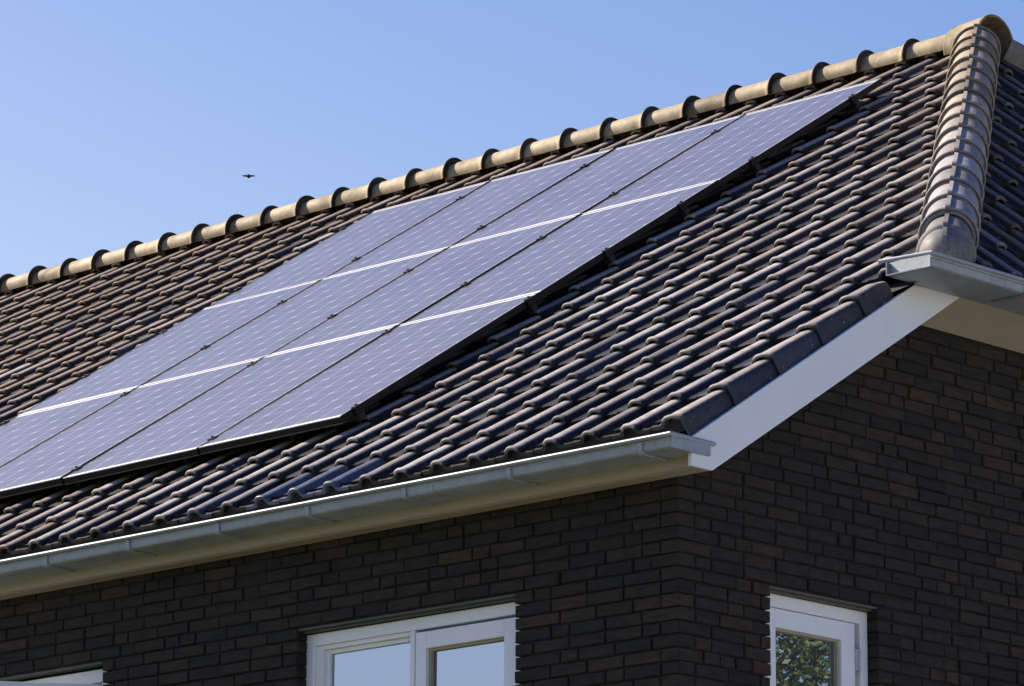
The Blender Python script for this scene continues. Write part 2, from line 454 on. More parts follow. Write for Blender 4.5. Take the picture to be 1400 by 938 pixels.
wall_m.add([(-14.4, YW, GROUND), (-14.4, YB-YW, GROUND), (-14.4, YB-YW, 0), (-14.4, YR, ZR-0.1), (-14.4, YW, 0)], [(0,1,2,3,4)])
mort = part(wall_m, 'mortar_bed', M_MORTAR, wall, recalc=False)
mort.matrix_parent_inverse = Matrix.Identity(4)

# --- roof tiles
PROF = [(-.1155,.0025),(-.090,.0010),(-.070,.0015),(-.054,.005),(-.047,.012),(-.042,.0215),(-.036,.0295),(-.028,.0350),(-.017,.0378),(-.005,.0375),
        (.007,.0364),(.018,.0336),(.0270,.0292),(.0325,.0220),(.0350,.0138),(.0425,.0120),(.0450,.0055),(.070,.0000),(.1150,.0005)]
VERGE = [(-.1155,.0035),(-.090,.0015),(-.070,.002),(-.054,.005),(-.045,.011),(-.038,.0205),(-.031,.0285),(-.022,.0340),(-.008,.0368),(.012,.0382),
         (.032,.0378),(.046,.0345),(.0555,.026),(.0600,.010),(.0625,-.02),(.0640,-.06),(.0648,-.10),(.0652,-.13),(.0655,-.158)]
def tile_arrays(prof, L, thick):
    """profile swept along the tile; returns verts in (u, s, h) and faces"""
    P = np.array(prof); n = len(P)
    rows = []
    tilt = lambda s: 0.012 + 0.026*(1 - s/TG)
    roll = (P[:, 1] > 0.010) & (P[:, 0] < 0.06)
    def row(s, fat, drop, inner=False):
        uu = P[:, 0].copy(); hh = P[:, 1].copy()
        uu[roll] *= fat; hh = hh*np.where(roll, 1 + (fat-1)*0.5, 1); drop = np.where(roll, drop, 0.0)
        if inner:
            uu = np.where(np.abs(uu) < 0.056, uu*0.76, uu - np.sign(uu)*0.004); hh = hh - thick
        return np.stack([uu, np.full(n, s), hh + tilt(max(s, 0)) - drop], 1)
    rows.append(row(0.055, 1.06, 0, True)); rows.append(row(0.0, 1.06, 0, True))
    rows.append(row(-0.0005, 1.08, 0.0060)); rows.append(row(0.004, 1.11, 0.0015)); rows.append(row(0.012, 1.12, -0.0008)); rows.append(row(0.024, 1.09, 0)); rows.append(row(0.036, 1.0, 0.0012))
    rows.append(row(0.19, 1.0, 0)); rows.append(row(L, 0.98, 0))
    V = np.concatenate(rows)
    F = []
    for i in range(len(rows)-1):
        for j in range(n-1): F.append((i*n+j, i*n+j+1, (i+1)*n+j+1, (i+1)*n+j))
    return V, np.array(F)
TV, TF = tile_arrays(PROF, TG+0.045, 0.016)
VV, VF = tile_arrays(VERGE, TG+0.045, 0.016)

def tile_field(name, place, ncol, nrow, keep, parent, cuts, tintf):
    vs, fs, cs = [], [], []
    n = 0
    for k in range(ncol[0], ncol[1]):
        for rw in range(*nrow):
            if not keep(k, rw): continue
            V = TV.copy()
            dx, dh, ds = RNG.normal(0, 0.0020), RNG.normal(0, 0.0014), RNG.normal(0, 0.0030)
            a = RNG.normal(0, 0.0055)
            W_ = np.stack([V[:, 0] + dx - a*(V[:, 1]-0.17), V[:, 1] + ds + a*V[:, 0], V[:, 2] + dh + RNG.normal(0, 0.006)*V[:, 0]], 1)
            vs.append(place(k, rw, W_)); fs.append(TF + n); n += len(V)
            tt = np.tile(tintf(k, rw), (len(V), 1)); tt[:, 3] *= TWEAR_SHADE; cs.append(tt)
    vs = np.concatenate(vs); fs = np.concatenate(fs); cs = np.concatenate(cs)
    me = bpy.data.meshes.new(name)
    me.from_pydata(vs.tolist(), [], fs.tolist())
    at = me.color_attributes.new('tint', 'FLOAT_COLOR', 'POINT')
    at.data.foreach_set('color', cs.astype(np.float32).ravel())
    bm = bmesh.new(); bm.from_mesh(me)
    for co, no in cuts:
        bmesh.ops.bisect_plane(bm, geom=bm.verts[:]+bm.edges[:]+bm.faces[:], plane_co=co, plane_no=no, clear_outer=True)
    bm.to_mesh(me); bm.free()
    o = bpy.data.objects.new(name, me); COL.objects.link(o)
    me.materials.append(M_TILE)
    me.polygons.foreach_set('use_smooth', [True]*len(me.polygons))
    me.set_sharp_from_angle(angle=math.radians(50))
    o.parent = parent; o.matrix_parent_inverse = HINV
    return o
def rnd_tint(): return np.array([np.clip(RNG.normal(0.5, 0.2), 0, 1), np.clip(RNG.normal(0.30, 0.16), 0, 1), 0.0, np.clip(RNG.normal(0.9, 0.12), 0, 1)])
def wear_shade_of(V, prof):                 # worn, lichened crests over dark engobe; cut narrow to paint the flanks' shade
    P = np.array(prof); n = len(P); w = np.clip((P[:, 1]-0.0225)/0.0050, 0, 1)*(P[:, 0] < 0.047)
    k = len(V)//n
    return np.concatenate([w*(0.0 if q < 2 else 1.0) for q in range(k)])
TWEAR_SHADE = wear_shade_of(TV, PROF); VWEAR_SHADE = wear_shade_of(VV, VERGE)
def place_main(k, rw, V):
    x = XT - k*TW + V[:, 0]; s = rw*TG + V[:, 1]; h = V[:, 2]
    return np.stack([x, s*CT - h*ST, s*ST + h*CT], 1)
def keep_main(k, rw):
    if k < 1 and rw*TG < 1.55: return False
    y = rw*TG*CT
    return XT - k*TW - 0.12 < hipx(y) + 0.02
BLUE = {(9, 0), (10, 0), (11, 0)}
def tint_main(k, rw):
    t = rnd_tint()
    if (k, rw) in BLUE: t[2] = 0.7; t[0] = 0.7; t[3] = 0.1
    elif RNG.random() < 0.03: t[2] = 0.3; t[3] *= 0.6
    return t
nh = Vector((1, -HK, 0)).normalized()                # plan normal of the hip line, pointing to the half hip
roof = tile_field('roof', place_main, (-3, 60), (0, 20), keep_main, house,
                  [((hipx(0), 0, 0), tuple(nh)), ((0, YR-0.02, 0), (0, 1, 0)), ((0, YR*0 + 1.30, 0.62), (0, -1, 0.0)) if False else ((0, -1, 0), (0, -1, 0))], tint_main)
tag(roof, 'dark brown roll tiles in long rows, dull with brown weathering')

# half hip slope: across = +y, down-slope towards +x
AH = math.atan(HB); CH, SH = math.cos(AH), math.sin(AH)
ZE = HZ0 + HB*(HX0 - XE)
YE = HY0 + (XE-HX0)/HK
def place_hip(k, rw, V):
    y = YE + 0.03 + k*TW + V[:, 0]; s = rw*TG + V[:, 1]; h = V[:, 2]
    return np.stack([XE - s*CH + h*SH, y, ZE + s*SH + h*CH], 1)
def keep_hip(k, rw):
    x = XE - rw*TG*CH
    y0 = HY0 + (x-HX0)/HK
    y = YE + 0.03 + k*TW
    return y0 - 0.3 < y < YB - y0 + 0.3
nrow_h = int((XE - hipx(YR))/CH/TG) + 1
hip = tile_field('hip_slope', place_hip, (-1, 36), (0, nrow_h), keep_hip, house,
                 [((hipx(0), 0, 0), tuple(-nh)), ((hipx(YR), YR, 0), tuple(Vector((-1, -HK*1, 0)).normalized() * Vector((1, -1, 0)) if False else Vector((-1, 0.7199, 0)).normalized()))], lambda k, rw: rnd_tint()*np.array([1, 1, 1, 0.45]))
tag(hip, 'shaded blue-black tiles of the small hip over the gable')

# underlay and rear slope
ul = MB()
hq = -0.012
apx = hipx(YR)
ul.add([R3(XL, 0.05, hq), R3(XG+0.14, 0.05, hq), R3(XG+0.14, 1.62, hq), (hipx(1.579)-0.02, 1.579, 1.579*TAN-0.02), (apx, YR, ZR-0.02), (XL, YR, ZR-0.02)], [(0,1,2,3,4,5)])
ul.add([(XE-0.05, YE+0.1, ZE-0.0), (XE-0.05, YB-YE-0.1, ZE-0.0), (apx, YR, ZR-0.025)], [(0,1,2)])
ul.add([(XL, YB, 0), (XG+0.1, YB, 0), (XG+0.1, YB-1.55, 0.96), (apx, YR, ZR-0.02), (XL, YR, ZR-0.02)], [(0,1,2,3,4)])
# dark comb filler behind the eave noses
ul.quad(R3(XL, 0.035, -0.012), R3(XT+0.04, 0.035, -0.012), R3(XT+0.04, 0.035, 0.05), R3(XL, 0.035, 0.05))
o = part(ul, 'underlay', M_UNDER, recalc=False)
rr = MB()
for i in range(16):
    s0 = i*0.42; y0, y1 = YB - s0*CT, YB - (s0+0.46)*CT
    rr.add([(XL, y0, s0*ST+0.05), (min(XG+0.1, hipx(YB-y0)), y0, s0*ST+0.05), (min(XG+0.1, hipx(YB-y1)), max(y1, YR), min((s0+0.46)*ST+0.03, ZR+0.03)), (XL, max(y1, YR), min((s0+0.46)*ST+0.03, ZR+0.03))], [(0,1,2,3)])
part(rr, 'rear_slope', M_TILE, recalc=False)

# --- verge tiles
for rw in range(5):
    mb = MB()
    V = VV.copy()
    flare = np.clip((V[:, 0]-0.045)/0.015, 0, 1)*0.016*np.clip(1 - V[:, 1]/TG, 0, 1)
    x = XT + V[:, 0] + flare; s = rw*TG + V[:, 1]; h = V[:, 2]
    if rw == 4: s = np.minimum(s, 1.66)
    P = np.stack([x, s*CT - h*ST, s*ST + h*CT], 1)
    mb.add(P.tolist(), VF.tolist(), (0, 0, 0, 0)); tt = rnd_tint(); mb.c = [(tt[0], tt[1], 0.30*(1-w_), tt[3]*w_) for w_ in VWEAR_SHADE]
    o = part(mb, 'verge_tile', M_TILE, roof, smooth=True, recalc=False, angle=50)
    o.matrix_parent_inverse = Matrix.Identity(4)

# --- ridge and hip caps
def barrel(mb, org, t, up, prof, a0=-14, a1=194, n=22, thick=0.014, rib=0.0, tint=(.5,.5,0), sx=1.0, dark_from=None, dark_to=None):
    org, t, up = Vector(org), Vector(t).normalized(), Vector(up)
    up = (up - t*up.dot(t)).normalized(); sd = t.cross(up)
    ring = []
    full = prof + [(prof[-1][0], prof[-1][1]-thick)] + [(prof[0][0], prof[0][1]-thick), prof[0]]
    vs, fs = [], []
    for d, rad in full:
        for i in range(n+1):
            a = math.radians(a0 + (a1-a0)*i/n)
            vs.append(org + t*d + sd*(math.cos(a)*rad*sx) + up*(math.sin(a)*rad))
    for q in range(len(full)-1):
        for i in range(n): fs.append((q*(n+1)+i, q*(n+1)+i+1, (q+1)*(n+1)+i+1, (q+1)*(n+1)+i))
    mb.add(vs, fs, tint)
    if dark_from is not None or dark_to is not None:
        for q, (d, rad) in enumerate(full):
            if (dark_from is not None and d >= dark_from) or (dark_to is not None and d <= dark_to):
                for i in range(n+1): mb.c[len(mb.c)-len(vs)+q*(n+1)+i] = (tint[0], tint[1], 0.92)  # near-black lip rings: end-face shade painted in along with dirt
    if rib:
        w = rib
        for (d0, ra), (d1, rb) in zip(prof[:-1], prof[1:]):
            if abs(d1-d0) < 1e-4: continue
            p = []
            for d, rad in ((d0, ra), (d1, rb)):
                for sgn in (-1, 1):
                    for hh in (-0.006, 0.011): p.append(org + t*d + sd*(sgn*w*(1 if hh < 0 else 0.8)) + up*(rad+hh))
            mb.add(p, [(0,1,5,4),(1,3,7,5),(3,2,6,7),(0,2,3,1),(4,5,7,6)], tint)
RP = 0.342
def cap_profile(L, r0, r1):
    return [(0.0, r0), (L-0.062, r1), (L-0.046, r1+0.003), (L-0.030, r1+0.013), (L-0.018, r1+0.0235), (L-0.0165, r1+0.025), (L-0.004, r1+0.0295), (L, r1+0.0275), (L+0.0004, r1+0.018), (L-0.006, r1+0.0165), (L-0.006, r1+0.011), (L-0.001, r1+0.0095)]
for k in range(-1, 31):
    xj = -3.779 - k*RP
    mb = MB()
    L = RP + 0.03
    # every cap ends to the right in a flared lip that laps over the next one
    org = (xj - L, YR + random.gauss(0, 0.002), ZR + 0.057 + random.gauss(0, 0.0015))
    tl = Vector((1, random.gauss(0, 0.004), random.gauss(0, 0.004)))
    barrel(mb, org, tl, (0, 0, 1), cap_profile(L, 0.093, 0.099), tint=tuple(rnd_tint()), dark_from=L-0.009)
    o = part(mb, 'ridge_tile', M_RIDGE, roof, smooth=True, recalc=True, angle=35)
    o.matrix_parent_inverse = Matrix.Identity(4)
# cap that closes the ridge over the two hips
mb = MB()
barrel(mb, (-3.47, YR, ZR+0.030), (1, 0, -0.02), (0, 0, 1), [(0, 0.138), (0.012, 0.150), (0.035, 0.152), (0.07, 0.158), (0.245, 0.174), (0.258, 0.180), (0.275, 0.178)], tint=(.5,.5,0), a0=-18, a1=198)
o = part(mb, 'ridge_end_cap', M_RIDGE, roof, smooth=True, recalc=True, angle=35); o.matrix_parent_inverse = Matrix.Identity(4)

for side in (1, -1):
    def HP(y, lift):                       # point above the hip line
        yy = y if side == 1 else YB - y
        return Vector((hipx(y), yy, y*TAN + lift))
    d = (HP(5.0, 0) - HP(2.0, 0)).normalized()
    s_list = [1.984 + i*0.2925 for i in range(17)]
    for i, s in enumerate(s_list):
        y = (s*CT - 0.16*ST)
        if y > YR - 0.12 or (side == -1 and i > 15): continue
        mb = MB()
        tn = rnd_tint(); tn[1] = min(1, max(0, (i-3)/12))
        if i == 0: tn[0] = 0.05
        org = HP(y, 0.055 + random.gauss(0, 0.0015))
        dd = d + Vector((random.gauss(0, .004), random.gauss(0, .004), random.gauss(0, .003)))
        L = 0.37 if i < 16 else 0.14
        if i == 0:
            prof = [(0.0, 0.122), (0.012, 0.134), (0.022, 0.137), (0.034, 0.134), (0.042, 0.125), (L, 0.108)]
        else:
            prof = [(0.002, 0.125), (0.0, 0.130), (0.0005, 0.135), (0.004, 0.1395), (0.012, 0.141), (0.019, 0.136), (0.026, 0.140), (0.038, 0.138), (0.047, 0.130), (0.060, 0.128), (L, 0.121)]
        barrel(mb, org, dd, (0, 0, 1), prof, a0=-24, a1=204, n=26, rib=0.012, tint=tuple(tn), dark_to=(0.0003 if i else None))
        if i == 0:                          # rounded closing end over the gutter corner
            up = (Vector((0, 0, 1)) - d*d.z).normalized(); sd = d.cross(up); n = 26; m_ = 8
            vs, fs = [], []
            for q in range(m_+1):
                e = math.pi/2*q/m_
                for j in range(n+1):
                    a = math.radians(-24 + 228*j/n)
                    rr_ = 0.122*math.cos(e)
                    vs.append(org - d*(0.15*math.sin(e)) + sd*(math.cos(a)*rr_) + up*(math.sin(a)*rr_))
            for q in range(m_):
                for j in range(n): fs.append((q*(n+1)+j, q*(n+1)+j+1, (q+1)*(n+1)+j+1, (q+1)*(n+1)+j))
            mb.add(vs, fs, tuple(tn))
            for q in range(m_-2):
                p = []
                for qq in (q, q+1):
                    e = math.pi/2*qq/m_; rr_ = 0.122*math.cos(e)
                    c0 = org - d*(0.15*math.sin(e)) + up*rr_
                    nn = (up*math.cos(e) - d*math.sin(e))
                    for sg in (-1, 1):
                        for hh in (-0.006, 0.007): p.append(c0 + sd*sg*0.010 + nn*hh)
                mb.add(p, [(0,1,5,4),(1,3,7,5),(3,2,6,7)], tuple(tn))
        o = part(mb, 'hip_tile', M_HIP, roof, smooth=True, recalc=True, angle=35)
        o.matrix_parent_inverse = Matrix.Identity(4)

# --- bargeboard, soffits, fascia
mb = MB()
poly = [(0.012, -0.153), (0.147, -0.154), (1.595, 0.748), (1.873, 0.922), (1.545, 0.922), (0.012, -0.03)]
mb.extrude(poly, lambda a, b, t: (t, a, b), -0.532, -0.512)
part(mb, 'bargeboard', M_WHITE, bevel=0.002)
mb = MB()
mb.box(XL, -0.533, 0.056, 0.146, -0.153, -0.138)
part(mb, 'soffit', M_CREAM)
mb = MB()
mb.box(XL, -0.533, 0.044, 0.055, -0.148, -0.03)
part(mb, 'fascia', M_CREAM)
mb = MB()
a, b = 1.60, YB-1.60
mb.add([(-0.508, a, 0.922), (-0.508, b, 0.922), (-0.712, b, 0.817), (-0.712, a, 0.817), (-0.508, a, 0.94), (-0.508, b, 0.94), (-0.712, b, 0.835), (-0.712, a, 0.835)],
       [(0,1,2,3),(4,7,6,5),(0,4,5,1),(1,5,6,2),(2,6,7,3),(3,7,4,0)])
part(mb, 'gable_soffit', M_CREAM)
mb = MB()                                   # closes the gap between wall and bargeboard under the verge
mb.extrude([(0.16, -0.135), (1.86, 0.915), (1.86, 0.94), (0.16, -0.12)], lambda a, b, t: (t, a, b), -0.715, -0.533)
part(mb, 'verge_soffit', M_CREAM)

# --- gutters: a box with a rolled lip, straps, and a stop end
def gutter(mb, fr, t0, t1, w=0.245, hgt=0.060, end=1):
    """profile in (p across from the house outwards, z); fr(p, t, z). p = 0 at the back, w at the front"""
    prof = [(0.0, -0.008), (0.0, -hgt), (w-0.020, -hgt), (w-0.010, -hgt+0.003), (w-0.005, -hgt+0.008), (w-0.003, -hgt+0.016), (w, -0.006), (w-0.004, -0.006), (w-0.007, -hgt+0.014), (w-0.016, -hgt+0.006), (0.004, -hgt+0.004), (0.004, -0.008)]
    mb.extrude(prof, lambda a, b, t: fr(a, t, b), t0, t1)
def bead(mb, pts, rad=0.0095, n=10):
    pts = [Vector(p) for p in pts]
    rings = []
    for i, p in enumerate(pts):
        tdir = ((pts[min(i+1, len(pts)-1)] - pts[max(i-1, 0)])).normalized()
        sd = tdir.cross(Vector((0, 0, 1))).normalized(); up = sd.cross(tdir)
        cs = 1.0
        if 0 < i < len(pts)-1:
            a_ = (pts[i]-pts[i-1]).normalized(); b_ = (pts[i+1]-pts[i]).normalized()
            cs = 1/max(0.5, math.cos(a_.angle(b_)/2))
        rings.append([p + sd*(math.cos(2*math.pi*j/n)*rad*cs) + up*(math.sin(2*math.pi*j/n)*rad) for j in range(n)])
    vs = [q for rg in rings for q in rg]; fs = []
    for i in range(len(rings)-1):
        for j in range(n): fs.append((i*n+j, i*n+(j+1) % n, (i+1)*n+(j+1) % n, (i+1)*n+j))
    fs += [tuple(range(n))[::-1], tuple(range((len(rings)-1)*n, len(rings)*n))]
    mb.add(vs, fs)
# main eave: house side at y = 0.12, front face at y = -0.125
mb = MB()
ZL = -0.030
frA = lambda p, t, z: (t, 0.118 - p, ZL + z)
gutter(mb, frA, XL, -0.505, 0.245, 0.068)
mb.box(-0.5049, -0.498, -0.1265, 0.1185, ZL-0.068, ZL-0.006)
mb.box(-0.60, -0.489, -0.131, -0.1265, ZL-0.05, ZL-0.02) if False else None
bead(mb, [(XL, -0.139, ZL-0.0115), (-0.489, -0.141, ZL-0.0115), (-0.503, 0.150, ZL-0.0115)])
mb.extrude([(-0.128, -0.030), (-0.122, -0.030), (-0.122, -0.008), (-0.128, -0.008)], lambda a, b, t: (t, a, ZL+b), XL, -0.50)
gut = part(mb, 'gutter', M_ZINC, smooth=True, angle=30)
tag(gut, 'long grey zinc box gutter under the tile noses')
for i, xb in enumerate([-0.678, -1.448, -2.094, -2.719, -3.325, -3.95, -4.549] + [-5.17-0.61*j for j in range(15)]):
    mb = MB()
    hw = 0.013
    pr = [(-0.1355, -0.022), (-0.1335, -0.058), (-0.1300, -0.0690), (-0.1200, -0.0765), (-0.1040, -0.0790), (0.042, -0.0790), (0.042, -0.0690), (-0.104, -0.0685), (-0.1150, -0.0640), (-0.1235, -0.052), (-0.1270, -0.022)]
    mb.extrude(pr, lambda a, b, t: (t, a, ZL+b), xb-hw, xb+hw)
    b_ = part(mb, 'gutter_strap', M_ZINC, gut, bevel=0.0015); b_.matrix_parent_inverse = Matrix.Identity(4)
mb = MB()
pr = [(-0.1290, -0.012), (-0.1268, -0.056), (-0.1225, -0.0660), (-0.1080, -0.0708), (0.042, -0.0708), (0.042, -0.0685), (-0.106, -0.0683), (-0.1190, -0.0620), (-0.1238, -0.054), (-0.1262, -0.012)]
mb.extrude(pr, lambda a, b, t: (t, a, ZL+b), -2.08, -1.92)
b_ = part(mb, 'gutter_joint', M_ZINC, gut, bevel=0.001); b_.matrix_parent_inverse = Matrix.Identity(4)
# half hip eave
mb = MB()
XLIP, YLE, ZLH = -0.23, 1.315, 0.988
frB = lambda p, t, z: (-0.500 + p, t, ZLH + z)
gutter(mb, frB, YLE+0.006, YB-YLE, 0.258, 0.070)
mb.add([(-0.498, YLE+0.03, ZLH-0.070), (-0.242, YLE, ZLH-0.070), (-0.242, YLE, ZLH-0.006), (-0.498, YLE+0.03, ZLH-0.006),
        (-0.498, YLE+0.036, ZLH-0.070), (-0.242, YLE+0.0059, ZLH-0.070), (-0.242, YLE+0.0059, ZLH-0.006), (-0.498, YLE+0.036, ZLH-0.006)],
       [(0,1,2,3),(4,7,6,5),(0,4,5,1),(3,2,6,7),(0,3,7,4)])
bead(mb, [(-0.505, YLE-0.035, ZLH-0.0115), (XLIP-0.003, YLE-0.010, ZLH-0.0115), (XLIP-0.003, YB-YLE, ZLH-0.0115)])
mb.extrude([(-0.243, -0.030), (-0.236, -0.030), (-0.236, -0.008), (-0.243, -0.008)], lambda a, b, t: (a, t, ZLH+b), YLE, YB-YLE)
gut2 = part(mb, 'gutter', M_ZINC, smooth=True, angle=30)
tag(gut2, 'short zinc box gutter of the half hip above the gable')
for j in range(12):
    mb = MB(); yb = 2.02 + 0.62*j
    pr = [(-0.2375, -0.030), (-0.2395, -0.074), (-0.250, -0.0785), (-0.44, -0.0795), (-0.44, -0.0725), (-0.250, -0.0715), (-0.2445, -0.066), (-0.2425, -0.030)]
    mb.extrude(pr, lambda a, b, t: (a, t, ZLH+b), yb-0.013, yb+0.013)
    b_ = part(mb, 'gutter_strap', M_ZINC, gut2, bevel=0.0015); b_.matrix_parent_inverse = Matrix.Identity(4)

# --- windows
def member(mb, fr, a0, a1, z0, z1, d0, d1): mb.boxf(fr, a0, a1, d0, d1, z0, z1)
def sub(mb, name, m, parent, **k):
    o = mb.build(name, m, parent, **k); o.matrix_parent_inverse = HINV if parent is house else Matrix.Identity(4); return o
def ring(mb, fr, a0, a1, z0, z1, wl, wr, wt, wb, d0, d1):
    mb.boxf(fr, a0, a0+wl, d0, d1, z0, z1); mb.boxf(fr, a1-wr, a1, d0, d1, z0, z1)
    mb.boxf(fr, a0+wl, a1-wr, d0, d1, z1-wt, z1); mb.boxf(fr, a0+wl, a1-wr, d0, d1, z0, z0+wb)
# front window (two lights)
FD = 0.060
mb = MB()
ring(mb, frF, -3.105, -1.640, -1.93, -0.566, 0.085, 0.0595, 0.056, 0.08, FD, FD+0.09)
mb.boxf(frF, -2.388, -2.360, FD, FD+0.09, -1.85, -0.622)
win1 = sub(mb, 'window', M_WHITE, house, bevel=0.003)
tag(win1, 'wide white two-light front window reflecting the sky')
mb = MB()
ring(mb, frF, -3.020, -2.388, -1.85, -0.622, 0.046, 0.014, 0.020, 0.05, FD+0.014, FD+0.08)
ring(mb, frF, -2.974, -2.402, -1.80, -0.642, 0.028, 0.012, 0.020, 0.04, FD+0.034, FD+0.08)
sub(mb, 'glazing_bead', M_WHITE, win1, bevel=0.002)
mb = MB(); mb.boxf(frF, -2.950, -2.412, FD+0.050, FD+0.056, -1.77, -0.660); sub(mb, 'pane', M_GLASS, win1)
mb = MB()
x0, x1, zt = -2.357, -1.7025, -0.634
ring(mb, frF, x0, x1, -1.845, zt, 0.068, 0.1, 0.078, 0.09, FD+0.004, FD+0.07)
sub(mb, 'sash', M_WHITE, win1, bevel=0.0025)
mb = MB(); ring(mb, frF, x0+0.068, x1-0.1, -1.755, zt-0.078, 0.014, 0.010, 0.012, 0.014, FD+0.022, FD+0.07)
sub(mb, 'glazing_bead', M_CREAM, win1, bevel=0.002)
mb = MB(); mb.boxf(frF, x0+0.082, x1-0.11, FD+0.040, FD+0.046, -1.741, zt-0.090); sub(mb, 'pane', M_GLASS, win1)
mb = MB()
mb.boxf(frF, -3.09, -1.66, 0.004, 0.10, -0.5525, -0.5445); mb.boxf(frF, -3.06, -1.68, 0.030, 0.058, -0.562, -0.5530)
sub(mb, 'lintel', M_LINTEL, win1)
# left front window with its right light swung open
mb = MB()
ring(mb, frF, -5.88, -4.405, -1.93, -0.566, 0.085, 0.10, 0.066, 0.08, FD, FD+0.09)
mb.boxf(frF, -5.19, -5.13, FD, FD+0.09, -1.85, -0.632)
win2 = sub(mb, 'window', M_WHITE, house, bevel=0.003)
tag(win2, 'white front window whose casement stands open')
mb = MB(); mb.boxf(frF, -5.78, -5.20, FD+0.050, FD+0.056, -1.84, -0.64); sub(mb, 'pane', M_GLASS, win2)
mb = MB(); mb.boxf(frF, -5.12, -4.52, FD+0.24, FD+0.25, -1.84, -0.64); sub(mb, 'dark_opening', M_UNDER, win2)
HGX, HGY = -4.490, YW+0.052
ca = math.atan2(-0.37, -0.28)
frO = lambda a, d, z: (HGX + a*math.cos(ca) - d*math.sin(ca), HGY + a*math.sin(ca) + d*math.cos(ca), z)
mb = MB(); ring(mb, frO, 0.0, 0.66, -1.85, -0.645, 0.09, 0.09, 0.08, 0.09, -0.05, 0.0); s2 = sub(mb, 'sash', M_WHITE, win2, bevel=0.003)
mb = MB(); mb.boxf(frO, 0.09, 0.57, -0.030, -0.024, -1.76, -0.725); sub(mb, 'pane', M_GLASS, win2)
mb = MB(); mb.boxf(frF, -5.84, -4.445, 0.004, 0.10, -0.5525, -0.5445); sub(mb, 'lintel', M_LINTEL, win2)
# a third window further along the same wall
mb = MB(); ring(mb, frF, -9.63, -8.07, -1.93, -0.566, 0.085, 0.09, 0.066, 0.08, FD, FD+0.09); mb.boxf(frF, -8.88, -8.82, FD, FD+0.09, -1.85, -0.632)
win3 = sub(mb, 'window', M_WHITE, house, bevel=0.003)
mb = MB(); mb.boxf(frF, -9.54, -8.16, FD+0.050, FD+0.056, -1.84, -0.64); sub(mb, 'pane', M_GLASS, win3)
# gable window
mb = MB()
ring(mb, frG, 0.715, 1.4865, -1.93, -0.5615, 0.075, 0.052, 0.058, 0.08, FD, FD+0.09)
win4 = sub(mb, 'window', M_WHITE, house, bevel=0.003)
tag(win4, 'narrow white casement window in the gable reflecting a tree')
mb = MB()
ring(mb, frG, 0.785, 1.404, -1.855, -0.6225, 0.076, 0.094, 0.084, 0.09, FD+0.006, FD+0.07)
sub(mb, 'sash', M_WHITE, win4, bevel=0.0025)
mb = MB(); ring(mb, frG, 0.861, 1.310, -1.765, -0.7065, 0.008, 0.014, 0.010, 0.012, FD+0.020, FD+0.07)
sub(mb, 'glazing_bead', M_CREAM, win4, bevel=0.002)
mb = MB(); mb.boxf(frG, 0.869, 1.296, FD+0.040, FD+0.046, -1.753, -0.7165); sub(mb, 'pane', M_GLASS, win4)
mb = MB(); mb.boxf(frG, 1.404, 1.432, FD-0.004, FD+0.012, -0.835, -0.735); mb.boxf(frG, 1.413, 1.423, FD-0.010, FD-0.004, -0.835, -0.735)
sub(mb, 'hinge', M_STEEL, win4, bevel=0.0015)
mb = MB(); mb.boxf(frG, 0.745, 1.490, 0.004, 0.10, -0.5525, -0.5445); mb.boxf(frG, 0.76, 1.48, 0.030, 0.058, -0.5605, -0.5530)
sub(mb, 'lintel', M_LINTEL, win4)

